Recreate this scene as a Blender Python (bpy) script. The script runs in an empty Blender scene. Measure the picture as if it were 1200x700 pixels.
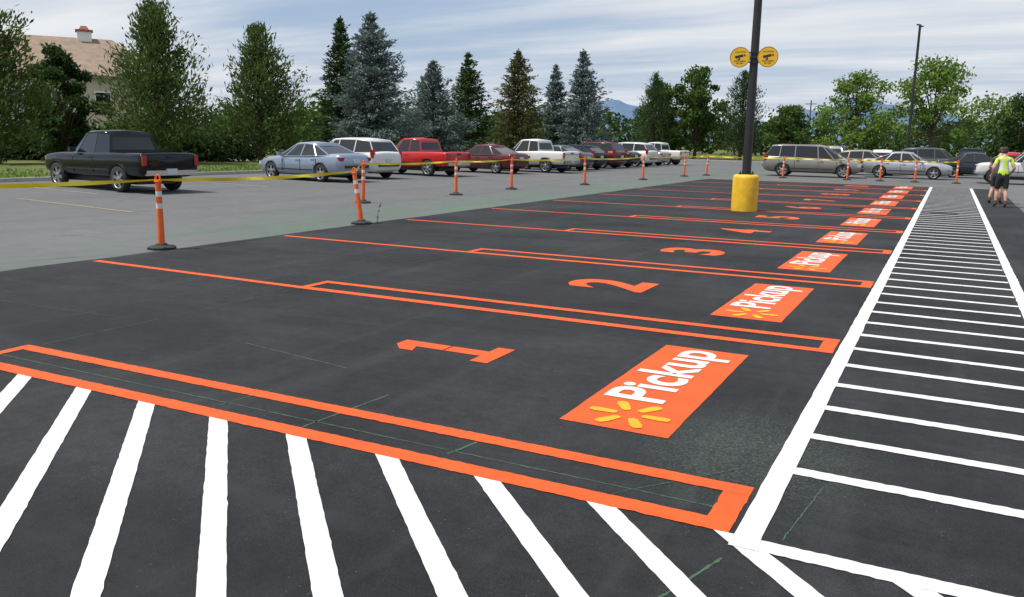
import bpy, bmesh, math, random
import numpy as np
from mathutils import Vector, Matrix, Euler
random.seed(7); rng=np.random.default_rng(11)
scene=bpy.context.scene
COL=bpy.context.collection

# ------------------------------------------------------------ materials
def newmat(name):
    m=bpy.data.materials.new(name); m.use_nodes=True
    nt=m.node_tree; b=nt.nodes['Principled BSDF']
    return m,nt,b
def simple(name,col,rough=.6,metal=0,coat=0,spec=.5,var=0,vscale=20,bump=0,bscale=200):
    m,nt,b=newmat(name)
    b.inputs['Base Color'].default_value=(*col,1); b.inputs['Roughness'].default_value=rough
    b.inputs['Metallic'].default_value=metal; b.inputs['Coat Weight'].default_value=coat
    b.inputs['Coat Roughness'].default_value=.05
    b.inputs['Specular IOR Level'].default_value=spec
    tc=nt.nodes.new('ShaderNodeTexCoord')
    if var:
        n=nt.nodes.new('ShaderNodeTexNoise'); n.inputs['Scale'].default_value=vscale; n.inputs['Detail'].default_value=5
        nt.links.new(tc.outputs['Object'],n.inputs['Vector'])
        r=nt.nodes.new('ShaderNodeMapRange'); r.inputs['From Min'].default_value=.3; r.inputs['From Max'].default_value=.7
        r.inputs['To Min'].default_value=1-var; r.inputs['To Max'].default_value=1+var
        nt.links.new(n.outputs['Fac'],r.inputs['Value'])
        mx=nt.nodes.new('ShaderNodeVectorMath'); mx.operation='SCALE'; mx.inputs[0].default_value=col
        nt.links.new(r.outputs['Result'],mx.inputs['Scale']); nt.links.new(mx.outputs[0],b.inputs['Base Color'])
    if bump:
        n2=nt.nodes.new('ShaderNodeTexNoise'); n2.inputs['Scale'].default_value=bscale; n2.inputs['Detail'].default_value=3
        nt.links.new(tc.outputs['Object'],n2.inputs['Vector'])
        bp=nt.nodes.new('ShaderNodeBump'); bp.inputs['Strength'].default_value=bump; bp.inputs['Distance'].default_value=.004
        nt.links.new(n2.outputs['Fac'],bp.inputs['Height']); nt.links.new(bp.outputs[0],b.inputs['Normal'])
    return m
def math_(nt,op,a,b=None,clamp=False):
    n=nt.nodes.new('ShaderNodeMath'); n.operation=op; n.use_clamp=clamp
    for i,v in enumerate((a,b)):
        if v is None: continue
        if isinstance(v,(int,float)): n.inputs[i].default_value=v
        else: nt.links.new(v,n.inputs[i])
    return n.outputs[0]
def noise(nt,vec,scale,detail=4,rough=.5):
    n=nt.nodes.new('ShaderNodeTexNoise'); n.inputs['Scale'].default_value=scale; n.inputs['Detail'].default_value=detail; n.inputs['Roughness'].default_value=rough
    nt.links.new(vec,n.inputs['Vector']); return n.outputs['Fac']
def maprange(nt,v,a,b,c,d,smooth=False):
    n=nt.nodes.new('ShaderNodeMapRange')
    if smooth: n.interpolation_type='SMOOTHSTEP'
    nt.links.new(v,n.inputs['Value'])
    for k,x in zip(('From Min','From Max','To Min','To Max'),(a,b,c,d)): n.inputs[k].default_value=x
    return n.outputs['Result']
def mixc(nt,fac,a,b):
    n=nt.nodes.new('ShaderNodeMix'); n.data_type='RGBA'
    def s(i,v):
        if isinstance(v,(int,float)): n.inputs[i].default_value=v
        elif isinstance(v,tuple): n.inputs[i].default_value=(*v,1)
        else: nt.links.new(v,n.inputs[i])
    s(0,fac); s(6,a); s(7,b); return n.outputs[2]
def geopos(nt):
    g=nt.nodes.new('ShaderNodeNewGeometry'); s=nt.nodes.new('ShaderNodeSeparateXYZ'); nt.links.new(g.outputs['Position'],s.inputs[0])
    return g.outputs['Position'],s.outputs[0],s.outputs[1]
def mapped(nt,P,scale,rot=0):
    mp=nt.nodes.new('ShaderNodeMapping'); mp.inputs['Scale'].default_value=scale; mp.inputs['Rotation'].default_value=(0,0,rot); nt.links.new(P,mp.inputs[0]); return mp.outputs[0]

def mat_dark():
    m,nt,b=newmat('fresh_asphalt'); P,x,y=geopos(nt)
    big=noise(nt,P,.55,5,.6); fine=noise(nt,P,150,3,.75); mid=noise(nt,P,9,4,.6)
    v=math_(nt,'MULTIPLY',maprange(nt,big,.32,.68,.60,1.5),maprange(nt,fine,.25,.75,.25,1.85))
    v=math_(nt,'MULTIPLY',v,maprange(nt,mid,.3,.7,.82,1.22))
    vm=nt.nodes.new('ShaderNodeVectorMath'); vm.operation='SCALE'; vm.inputs[0].default_value=(.0192,.0202,.0220); nt.links.new(v,vm.inputs['Scale'])
    col=vm.outputs[0]
    # brush/squeegee laps across the stalls
    st=noise(nt,mapped(nt,P,(.22,3.2,1)),1.0,4,.6)
    col=mixc(nt,maprange(nt,st,.5,.75,0,.4),col,(.038,.040,.043))
    # dusty tyre scuffs running with the lane
    col=mixc(nt,maprange(nt,noise(nt,mapped(nt,P,(2.2,.18,1),.25),1.0,5,.65),.54,.76,0,.55),col,(.050,.050,.051))
    # darker second-coat patches
    col=mixc(nt,maprange(nt,noise(nt,P,.33,2,.4),.55,.60,0,.35),col,(.012,.0125,.014))
    dx=math_(nt,'ADD',x,.85); dy=math_(nt,'MULTIPLY',math_(nt,'SUBTRACT',y,4.75),.75)
    d=math_(nt,'SQRT',math_(nt,'ADD',math_(nt,'MULTIPLY',dx,dx),math_(nt,'MULTIPLY',dy,dy)))
    k=math_(nt,'MULTIPLY',maprange(nt,d,.1,.9,1,0,True),maprange(nt,noise(nt,P,55,4,.8),.48,.64,0,.55))
    col=mixc(nt,k,col,(.11,.155,.12))
    vo=nt.nodes.new('ShaderNodeTexVoronoi'); vo.inputs['Scale'].default_value=26; nt.links.new(P,vo.inputs['Vector'])
    gr=math_(nt,'MULTIPLY',math_(nt,'LESS_THAN',vo.outputs['Distance'],.09),math_(nt,'GREATER_THAN',noise(nt,P,3.1,3),.56))
    col=mixc(nt,math_(nt,'MULTIPLY',gr,.35),col,(.2,.2,.19))
    nt.links.new(col,b.inputs['Base Color']); b.inputs['Roughness'].default_value=.8; b.inputs['Specular IOR Level'].default_value=.2
    bp=nt.nodes.new('ShaderNodeBump'); bp.inputs['Strength'].default_value=.8; bp.inputs['Distance'].default_value=.006
    nt.links.new(fine,bp.inputs['Height']); nt.links.new(bp.outputs[0],b.inputs['Normal'])
    return m
def mat_grey():
    m,nt,b=newmat('old_asphalt'); P,x,y=geopos(nt)
    big=noise(nt,P,.18,6,.62); fine=noise(nt,P,90,3,.7); mid=noise(nt,P,2.5,5,.65)
    v=math_(nt,'MULTIPLY',maprange(nt,big,.3,.7,.86,1.12),maprange(nt,fine,.25,.75,.7,1.3))
    v=math_(nt,'MULTIPLY',v,maprange(nt,mid,.3,.7,.9,1.1))
    vm=nt.nodes.new('ShaderNodeVectorMath'); vm.operation='SCALE'; vm.inputs[0].default_value=(.115,.117,.121); nt.links.new(v,vm.inputs['Scale'])
    col=vm.outputs[0]
    col=mixc(nt,maprange(nt,noise(nt,mapped(nt,P,(.9,.07,1)),1.0,4,.6),.5,.72,0,.4),col,(.075,.076,.078))
    vd=nt.nodes.new('ShaderNodeVectorMath'); vd.operation='ADD'
    nn=nt.nodes.new('ShaderNodeTexNoise'); nn.inputs['Scale'].default_value=.9; nn.inputs['Detail'].default_value=5; nt.links.new(P,nn.inputs['Vector'])
    nt.links.new(P,vd.inputs[0]); nt.links.new(nn.outputs['Color'],vd.inputs[1])
    vo=nt.nodes.new('ShaderNodeTexVoronoi'); vo.feature='DISTANCE_TO_EDGE'; vo.inputs['Scale'].default_value=.12; nt.links.new(vd.outputs[0],vo.inputs['Vector'])
    ck=math_(nt,'MULTIPLY',maprange(nt,vo.outputs['Distance'],.001,.004,.6,0),maprange(nt,noise(nt,P,.3,2),.45,.6,0,1))
    col=mixc(nt,ck,col,(.05,.05,.05))
    ol=maprange(nt,noise(nt,P,1.1,3,.5),.66,.76,0,.35)
    col=mixc(nt,ol,col,(.05,.05,.05))
    e=math_(nt,'ABSOLUTE',math_(nt,'ADD',x,11.3))
    k=math_(nt,'MULTIPLY',maprange(nt,e,.1,2.8,1,0,True),maprange(nt,noise(nt,P,.6,5,.7),.38,.60,0,.8))
    k=math_(nt,'MULTIPLY',k,maprange(nt,y,8,15,.3,1))
    col=mixc(nt,k,col,(.085,.14,.10))
    nt.links.new(col,b.inputs['Base Color']); b.inputs['Roughness'].default_value=.9; b.inputs['Specular IOR Level'].default_value=.25
    bp=nt.nodes.new('ShaderNodeBump'); bp.inputs['Strength'].default_value=.4; bp.inputs['Distance'].default_value=.004
    nt.links.new(fine,bp.inputs['Height']); nt.links.new(bp.outputs[0],b.inputs['Normal'])
    return m
def mat_paint(name,col,wear=.25,dark=(.03,.03,.032),thr=.64):
    m,nt,b=newmat(name); P,x,y=geopos(nt)
    v=math_(nt,'MULTIPLY',maprange(nt,noise(nt,P,3,4,.6),.3,.7,.86,1.06),maprange(nt,noise(nt,P,170,3,.7),.25,.75,.74,1.16))
    vm=nt.nodes.new('ShaderNodeVectorMath'); vm.operation='SCALE'; vm.inputs[0].default_value=col; nt.links.new(v,vm.inputs['Scale'])
    w=math_(nt,'MULTIPLY',maprange(nt,noise(nt,P,230,2,.8),thr,thr+.08,0,1),maprange(nt,noise(nt,P,5,3,.6),.35,.65,.2,1))
    c=mixc(nt,math_(nt,'MULTIPLY',w,wear),vm.outputs[0],dark)
    nt.links.new(c,b.inputs['Base Color']); b.inputs['Roughness'].default_value=.65; b.inputs['Specular IOR Level'].default_value=.3
    bp=nt.nodes.new('ShaderNodeBump'); bp.inputs['Strength'].default_value=.7; bp.inputs['Distance'].default_value=.004
    nt.links.new(noise(nt,P,160,3,.7),bp.inputs['Height']); nt.links.new(bp.outputs[0],b.inputs['Normal'])
    return m
def mat_grass():
    m,nt,b=newmat('grass'); P,x,y=geopos(nt)
    c=mixc(nt,maprange(nt,noise(nt,P,.25,5,.6),.35,.65,0,1),(.085,.125,.035),(.19,.18,.075))
    c=mixc(nt,maprange(nt,noise(nt,P,14,4,.8),.35,.65,0,.6),c,(.05,.085,.022))
    nt.links.new(c,b.inputs['Base Color']); b.inputs['Roughness'].default_value=.95; b.inputs['Specular IOR Level'].default_value=.1
    bp=nt.nodes.new('ShaderNodeBump'); bp.inputs['Strength'].default_value=.8; bp.inputs['Distance'].default_value=.05
    nt.links.new(noise(nt,P,25,4,.8),bp.inputs['Height']); nt.links.new(bp.outputs[0],b.inputs['Normal'])
    return m
def mat_leaf(name,c1,c2,c3,scale=1.3,trans=.25):
    m=bpy.data.materials.new(name); m.use_nodes=True; nt=m.node_tree; nt.nodes.clear()
    out=nt.nodes.new('ShaderNodeOutputMaterial')
    g=nt.nodes.new('ShaderNodeNewGeometry')
    c=mixc(nt,maprange(nt,noise(nt,g.outputs['Position'],scale,3,.6),.35,.65,0,1),c1,c2)
    c=mixc(nt,maprange(nt,noise(nt,g.outputs['Position'],scale*6,2,.7),.5,.75,0,.7),c,c3)
    d=nt.nodes.new('ShaderNodeBsdfDiffuse'); t=nt.nodes.new('ShaderNodeBsdfTranslucent'); ms=nt.nodes.new('ShaderNodeMixShader')
    nt.links.new(c,d.inputs[0]); nt.links.new(c,t.inputs[0]); ms.inputs[0].default_value=trans
    nt.links.new(d.outputs[0],ms.inputs[1]); nt.links.new(t.outputs[0],ms.inputs[2]); nt.links.new(ms.outputs[0],out.inputs[0])
    return m

M_DARK=mat_dark(); M_GREY=mat_grey(); M_GRASS=mat_grass()
M_ORANGE=mat_paint('orange_paint',(.68,.093,.014),.35,(.06,.03,.02),.62)
M_WHITE=mat_paint('white_paint',(.64,.64,.63),.55)
M_WHITE2=mat_paint('white_letter_paint',(.66,.66,.65),.3,(.5,.1,.03))
M_YELLOWP=mat_paint('yellow_letter_paint',(.70,.36,.02),.15,(.5,.1,.03))
M_OLDW=mat_paint('worn_white_paint',(.32,.32,.31),.9,(.12,.12,.12),.42)
M_OLDY=mat_paint('worn_yellow_paint',(.37,.30,.11),.9,(.12,.12,.12),.42)
M_CHALK=mat_paint('green_chalk',(.062,.125,.076),1.0,(.022,.023,.025),.44)
M_CONC=simple('kerb_concrete',(.36,.35,.32),.9,var=.15,vscale=4,bump=.4)

# ------------------------------------------------------------ mesh helpers
def obj(name,verts,faces,mats,mi=None,smooth=None,parent=None):
    me=bpy.data.meshes.new(name); me.from_pydata([tuple(v) for v in verts],[],faces)
    for m in mats: me.materials.append(m)
    if mi is not None: me.polygons.foreach_set('material_index',mi)
    if smooth is True: me.polygons.foreach_set('use_smooth',[True]*len(me.polygons))
    elif smooth: me.polygons.foreach_set('use_smooth',smooth)
    me.update()
    o=bpy.data.objects.new(name,me); COL.objects.link(o)
    if parent: o.parent=parent
    return o
def empty(name,loc=(0,0,0),rot=0):
    e=bpy.data.objects.new(name,None); e.location=loc; e.rotation_euler=(0,0,rot); e.empty_display_size=.2; COL.objects.link(e); return e
class MB:
    def __init__(s): s.v=[];s.f=[];s.m=[];s.s=[]
    def add(s,vs,fs,mat=0,smooth=False):
        o=len(s.v); s.v+= [tuple(v) for v in vs]
        for f in fs: s.f.append([i+o for i in f]); s.m.append(mat); s.s.append(smooth)
    def box(s,c,d,mat=0,rot=None,taper=None):
        x,y,z=d[0]/2,d[1]/2,d[2]/2
        vs=[Vector((a*x,b*y,e*z)) for e in(-1,1) for b in(-1,1) for a in(-1,1)]
        if taper:
            for v in vs:
                if v.z>0: v.x*=taper; v.y*=taper
        if rot is not None: R=Euler(rot).to_matrix(); vs=[R@v for v in vs]
        vs=[v+Vector(c) for v in vs]
        s.add(vs,[(0,2,3,1),(4,5,7,6),(0,1,5,4),(2,6,7,3),(0,4,6,2),(1,3,7,5)],mat)
    def tube(s,p0,p1,r0,r1,mat=0,n=10,caps=True,smooth=True):
        p0=Vector(p0);p1=Vector(p1);d=(p1-p0).normalized()
        a=d.orthogonal().normalized(); b=d.cross(a)
        vs=[]
        for p,r in((p0,r0),(p1,r1)):
            for i in range(n):
                t=2*math.pi*i/n; vs.append(p+a*math.cos(t)*r+b*math.sin(t)*r)
        s.add(vs,[(i,(i+1)%n,n+(i+1)%n,n+i) for i in range(n)],mat,smooth)
        if caps: s.add(vs[:n],[tuple(range(n))[::-1]],mat); s.add(vs[n:],[tuple(range(n))],mat)
    def lathe(s,prof,c,axis='Z',mat=0,n=24,smooth=True,side=1):
        vs=[]
        for r,h in prof:
            for i in range(n):
                t=2*math.pi*i/n
                if axis=='Z': vs.append((c[0]+r*math.cos(t),c[1]+r*math.sin(t),c[2]+h))
                else: vs.append((c[0]+r*math.cos(t),c[1]+side*h,c[2]+r*math.sin(t)))
        fs=[]
        for k in range(len(prof)-1):
            for i in range(n):
                fs.append((k*n+i,k*n+(i+1)%n,(k+1)*n+(i+1)%n,(k+1)*n+i))
        s.add(vs,fs,mat,smooth)
    def addmesh(s,me,mat=None,fn=None,smooth=True):
        o=len(s.v); s.v+=[tuple(v.co) for v in me.vertices]
        for p in me.polygons:
            s.f.append([i+o for i in p.vertices]); s.m.append(fn(p) if fn else mat); s.s.append(smooth if not callable(smooth) else smooth(p))
    def make(s,name,mats,parent=None):
        return obj(name,s.v,s.f,mats,s.m,s.s,parent)
def evalmesh(o):
    dg=bpy.context.evaluated_depsgraph_get(); dg.update()
    return bpy.data.meshes.new_from_object(o.evaluated_get(dg),depsgraph=dg)

# ------------------------------------------------------------ ground
def sheet(name,pts,z,mat): return obj(name,[(x,y,z) for x,y in pts],[tuple(range(len(pts)))],[mat])
sheet('ground',[(-6000,-600),(6000,-600),(6000,7000),(-6000,7000)],-.03,M_GRASS)
kerb=[(-29.4,-10),(-28.6,18),(-28.2,30),(-25.8,50),(-24.6,75),(-24.2,84)]
sheet('parking_lot_pavement',[(-29.4,-10),(90,-10),(90,84)]+kerb[::-1][:-1],0,M_GREY)
def wob(p0,p1,step,j):
    p0=Vector(p0);p1=Vector(p1);n=max(1,int((p1-p0).length/step)); d=(p1-p0).normalized(); q=Vector((-d.y,d.x)); out=[];o=0
    for i in range(n):
        o=.7*o+random.uniform(-j,j); out.append(tuple(p0+(p1-p0)*i/n+q*o))
    return out
bd=wob((2.05,-6),(1.95,41.9),.5,.015)+wob((1.95,41.9),(-10.6,42.1),.5,.02)+wob((-10.6,42.1),(-10.42,-6),.2,.022)
sheet('fresh_asphalt_pavement',bd,.004,M_DARK)
def kerbline(pts,w=.16,h=.13):
    mb=MB()
    P=[Vector(p) for p in pts]
    for i in range(len(P)-1):
        a,b=P[i],P[i+1]; d=(b-a).normalized(); q=Vector((-d.y,d.x))*w
        vs=[(a.x,a.y,-.02),(b.x,b.y,-.02),(b.x,b.y,h),(a.x,a.y,h),(a.x+q.x,a.y+q.y,-.02),(b.x+q.x,b.y+q.y,-.02),(b.x+q.x,b.y+q.y,h),(a.x+q.x,a.y+q.y,h)]
        mb.add(vs,[(0,1,2,3),(3,2,6,7),(7,6,5,4)],0)
    return mb.make('kerb',[M_CONC])
kerbline(kerb); kerbline([(90,84),(-24.2,84)][::-1])
isl=[(x-.16,y) for x,y in kerb]
sheet('grass_verge',isl+[(-36.5,84),(-39.5,60),(-39.8,46),(-39.4,36),(-44,20),(-60,-10)],.11,M_GRASS)
sheet('side_road',[(-90,30),(-41,38),(-40.5,46),(-90,60)],-.01,M_GREY)

# ------------------------------------------------------------ painted markings
def strips(name,segs,mat,z,jit=.0022,step=.03,parent=None):
    V=[];F=[]
    for (x0,y0,x1,y1,w) in segs:
        a=Vector((x0,y0));b=Vector((x1,y1)); L=(b-a).length; d=(b-a)/L; q=Vector((-d.y,d.x)); n=max(2,min(260,int(L/step))); o=len(V)
        for i in range(n+1):
            p=a+d*L*i/n
            e0,e1=random.gauss(0,jit),random.gauss(0,jit)
            V.append((p.x+q.x*(w/2+e0),p.y+q.y*(w/2+e0),z)); V.append((p.x-q.x*(w/2+e1),p.y-q.y*(w/2+e1),z))
        for i in range(n): F.append((o+2*i+1,o+2*i+3,o+2*i+2,o+2*i))
    return obj(name,V,F,[mat],parent=parent)
PITCH=3.82; XR=-.73; XL=-6.62; NS=10
seg=[]; caps=[]
for k in range(NS):
    y=3.65+PITCH*k
    xl=XL+random.uniform(-.03,.03)
    yl=y+.065; yu=y+.52
    seg.append((xl,yl,XR,yl,.13)); seg.append((xl,yu,XR,yu,.12))
    caps.append((XR-.065,yl+.058,XR-.065,yu-.053,.13)); caps.append((xl+.05,yl+.058,xl+.05,yu-.053,.10))
    caps.append((-10.32,yl+(.10 if k==1 else .03),xl+.02,yl,.11))
seg.append((-10.32,3.65+PITCH*NS+.06,XR,3.65+PITCH*NS+.06,.12))
strips('stall_line_marking',seg,M_ORANGE,.0085)
strips('stall_end_marking',caps,M_ORANGE,.0075)
seg=[(-.645,3.53,-.645,41.9,.12),(.905,3.65,.905,41.9,.12)]
strips('walkway_border_marking',seg,M_WHITE,.0095)
seg=[(-.585,3.59,.845,3.59,.11)]
y=4.56
while y<41.5:
    r_=random.uniform(-.012,.012); seg.append((-.585,y+.02+r_,.845+random.uniform(-.02,.0),y-.02-r_,.10+random.uniform(-.006,.006))); y+=.635
strips('walkway_hatch_marking',seg,M_WHITE,.0085)
V=[];F=[]
for i in range(-9,12):
    x=-5.80+.635*i+random.uniform(-.012,.012)
    ys=3.65 if x<-.72 else 3.535
    x0=x+(3.65-ys); y0=ys; x1=x0+4.2+random.uniform(-.05,.05); y1=ys-4.2
    hw=.112*.7071; o=len(V); n=120
    for k in range(n+1):
        t=k/n; px=x0+(x1-x0)*t; py=y0+(y1-y0)*t
        V.append((px-hw+random.gauss(0,.0018),py,.0080)); V.append((px+hw+random.gauss(0,.0018),py,.0080))
    for k in range(n): F.append((o+2*k+1,o+2*k+0,o+2*k+2,o+2*k+3))
obj('diagonal_hatch_marking',V,F,[M_WHITE])
rowx=lambda yy:-21.3+.15*(yy-18)
seg=[]
for k in range(-2,22):
    yy=16.2+2.95*k; x=rowx(yy); seg.append((x,yy-.0,x-5.9,yy+.9,.10))
strips('old_stall_marking',seg,M_OLDW,.004,.004)
seg=[(-22.5+i*.45,8+2.9*i,-17+i*.45,7.1+2.9*i,.1) for i in range(0,3)]
strips('old_yellow_marking',seg,M_OLDY,.0055,.004)
seg=[(-6.6,3.93,-.85,3.90,.012),(-3.35,3.8,-3.28,4.6,.018),(-6.55,4.2,-6.7,14,.008),(-10.2,5.2,-6.8,5.35,.008),(-.95,2.6,-.70,3.4,.014),(-.3,3.3,.6,2.5,.010),
     (-5.2,5.2,-3.95,5.0,.012),(-10.3,6.0,-4.5,9.3,.007),(-1.35,3.8,-.75,4.6,.006),(-4.1,3.8,-4.05,4.3,.010),(-.5,3.7,-.42,4.4,.006),(-7.4,4.0,-7.3,12.5,.007),
     (.1,2.2,.75,1.75,.010),(-2.35,3.85,-2.3,4.1,.016)]
strips('chalk_line',seg,M_CHALK,.0062,.002,.02)

def textmesh(s,offset=0.0):
    cu=bpy.data.curves.new('tmp','FONT'); cu.body=s; cu.size=1; cu.offset=offset; cu.resolution_u=6
    o=bpy.data.objects.new('tmp',cu); COL.objects.link(o); me=evalmesh(o); bpy.data.objects.remove(o)
    co=np.array([v.co[:] for v in me.vertices]); fs=[tuple(p.vertices) for p in me.polygons]
    bpy.data.meshes.remove(me); return co,fs
def flat_text(name,s,xa,xb,y0,y1,z,mat,offset,parent=None):
    co,fs=textmesh(s,offset); mn=co.min(0);mx=co.max(0)
    u=(co[:,0]-mn[0])/(mx[0]-mn[0]); v=(co[:,1]-mn[1])/(mx[1]-mn[1])
    V=[(xb+(xa-xb)*b,y0+(y1-y0)*a,z) for a,b in zip(u,v)]
    return obj(name,V,fs,[mat],parent=parent)
for k in range(NS):
    yc=5.92+PITCH*k
    if k==0:
        V=[];F=[]
        def quad(a,b,c,d):
            o=len(V); V.extend([(*p,.008) for p in (a,b,c,d)]); F.append((o,o+1,o+2,o+3))
        quad((-4.08,yc-.075),(-3.62,yc-.075),(-3.62,yc+.085),(-4.08,yc+.085))
        quad((-3.605,yc-.075),(-3.26,yc-.075),(-3.26,yc+.085),(-3.605,yc+.085))
        quad((-3.26,yc-.25),(-3.10,yc-.25),(-3.10,yc+.25),(-3.26,yc+.25))
        quad((-4.08,yc-.075),(-3.96,yc-.21),(-3.83,yc-.21),(-3.88,yc-.075))
        obj('stall_number_marking',V,F,[M_ORANGE])
    else:
        wd=.72 if k<9 else .95
        flat_text('stall_number_marking',str(k+1),-4.1,-3.08,yc-wd/2,yc+wd/2,.008,M_ORANGE,.035)
    e=empty('pickup_stall_marking',(0,0,0))
    y0=4.72+PITCH*k; y1=y0+2.3
    pv=wob((-1.34,y0),(-1.34,y1),.06,.002)+wob((-1.34,y1),(-2.05,y1),.06,.002)+wob((-2.05,y1),(-2.05,y0),.06,.002)+wob((-2.05,y0),(-1.34,y0),.06,.002)
    obj('painted_panel',[(a,b,.008) for a,b in pv],[tuple(range(len(pv)))],[M_ORANGE],parent=e)
    flat_text('lettering','Pickup',-1.99,-1.43,y0+.62,y1-.08,.0125,M_WHITE2,.022,e)
    V=[];F=[]; cx,cy=-1.69,y0+.31
    for r in range(6):
        a=r*math.pi/3; c,s=math.cos(a),math.sin(a)
        pr=[(.085,.018),(.10,.03),(.22,.04),(.265,.03),(.275,0),(.265,-.03),(.22,-.04),(.10,-.03),(.085,-.018)]
        o=len(V)
        for rr,tt in pr: V.append((cx+rr*c-tt*s,cy+rr*s+tt*c,.0125))
        F.append(tuple(range(o,o+len(pr))))
    obj('spark',V,F,[M_YELLOWP],parent=e)

# ------------------------------------------------------------ delineators and tape
M_DELIN=simple('orange_plastic',(.76,.125,.02),.5,var=.15,vscale=8)
M_REFL=simple('reflective_band',(.62,.62,.63),.35,var=.1,vscale=12)
M_RUB=simple('black_rubber',(.02,.02,.02),.8,var=.3,vscale=15)
M_TAPE=simple('caution_tape',(.80,.62,.02),.35)
def delineator(x,y,lean=(0,0),h=1.12):
    mb=MB()
    mb.lathe([(.001,.0),(.21,0),(.215,.03),(.17,.05),(.09,.06),(.075,.085),(.001,.085)],(0,0,.004),mat=2,n=8,smooth=False)
    def P(z): return Vector((lean[0]*z/h,lean[1]*z/h,z))
    for a,b,r0,r1,m in((.06,.62,.052,.047,0),(.62,.70,.0485,.048,1),(.70,.80,.047,.0465,0),(.80,.88,.0478,.047,1),(.88,1.02,.046,.044,0),(1.02,1.05,.058,.05,0)):
        mb.tube(P(a),P(b),r0,r1,m,14,True)
    top=P(1.05); prev=None
    for i in range(9):
        t=math.pi*i/8; q=top+Vector((.04*math.cos(t),0,.075*math.sin(t)))
        if prev: mb.tube(prev,q,.014,.014,0,6,False)
        prev=q
    o=mb.make('traffic_delineator',[M_DELIN,M_REFL,M_RUB]); o.location=(x,y,0); o.rotation_euler=(0,0,random.uniform(-.6,.6) if lean==(0,0) else 0); return Vector((x,y,0))+P(1.05)
line=[(-12.6,3.4,(0,0)),(-10.62,9.0,(0,0)),(-10.55,13.9,(-.16,-.02)),(-13.9,18.4,(.03,0)),(-13.7,22.9,(0,0)),(-13.8,26.9,(0,0)),(-13.0,31.8,(-.03,0)),(-12.7,38.2,(0,0)),(-12.35,43.9,(0,0)),(-11.8,46.3,(.05,0)),(-7.8,46.6,(0,0)),(-4.65,46.9,(0,0)),(-3.1,47.1,(0,0)),(-1.5,47.2,(0,0)),(.35,47.4,(0,0))]
tops=[delineator(*p) for p in line]
V=[];F=[]
for a,b in zip(tops[:-1],tops[1:]):
    n=36; o=len(V); L=(b-a).length; sag=.006*L+.02; tw=random.uniform(-.6,.6); ph=random.uniform(0,6)
    for i in range(n+1):
        t=i/n; p=a.lerp(b,t); p.z-=sag*4*t*(1-t); d=(b-a).normalized(); q=Vector((-d.y,d.x,0)); an=tw*math.sin(t*math.pi*2+ph)+.35*math.sin(t*23+ph)
        wd=.03*(.45+.55*min(1,6*min(t,1-t)))
        u=Vector((0,0,math.cos(an)))+q*math.sin(an)
        V.append(p+q*.055+u*wd); V.append(p+q*.055-u*wd)
    for i in range(n): F.append((o+2*i,o+2*i+2,o+2*i+3,o+2*i+1))
obj('caution_tape',V,F,[M_TAPE])

# ------------------------------------------------------------ lamp posts
M_BLACKM=simple('black_metal',(.016,.017,.02),.5,var=.15,vscale=6)
M_YEL=simple('yellow_painted_concrete',(.72,.43,.015),.55,var=.16,vscale=5,bump=.4,bscale=60)
M_YSIGN=simple('yellow_sign_face',(.76,.45,.02),.4)
M_LENS=simple('lamp_lens',(.6,.6,.58),.3)
def street_lamp(x,y,h,base=True,k=1.0,hk=1.0):
    e=empty('street_lamp',(x,y,0))
    if base:
        mb=MB(); mb.lathe([(.335,0),(.335,.86),(.32,.92),(.27,.95),(.001,.96)],(0,0,.003),n=40); mb.make('concrete_base',[M_YEL],e)
    z0=.95 if base else 0
    mb=MB(); mb.box((0,0,z0+.02),(.34*k,.34*k,.04)); mb.tube((0,0,z0+.04),(0,0,h),.115*k,.085*k,0,18)
    for sx in(-1,1):
        for sy in(-1,1): mb.tube((sx*.13*k,sy*.13*k,z0+.04),(sx*.13*k,sy*.13*k,z0+.09),.018,.018,0,6)
    mb.make('pole',[M_BLACKM],e)
    mb=MB(); mb.tube((-.9*hk,0,h-.1),(.9*hk,0,h-.1),.04,.04,0,8)
    for s in(-1,1): mb.box((s*1.15*hk,0,h-.08),(.62*hk,.38*hk,.16*hk),0); mb.box((s*1.15*hk,0,h-.085-.085*hk),(.5*hk,.3*hk,.02),1)
    mb.make('lamp_heads',[M_BLACKM,M_LENS],e)
    return e
street_lamp(-4.74,22.75,9.5)
se=empty('security_sign',(-4.74,22.75,0),.12)
zc=3.92
mb=MB(); mb.box((0,-.125,zc),(.62,.02,.05),0); mb.box((0,-.12,zc+.12),(.3,.02,.03),0); mb.box((0,-.12,zc-.12),(.3,.02,.03),0)
for z in(-.12,0,.12): mb.lathe([(.112,-.015),(.118,-.015),(.118,.015),(.112,.015)],(0,0,zc+z),n=18)
mb.make('bracket',[M_BLACKM],se)
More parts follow.
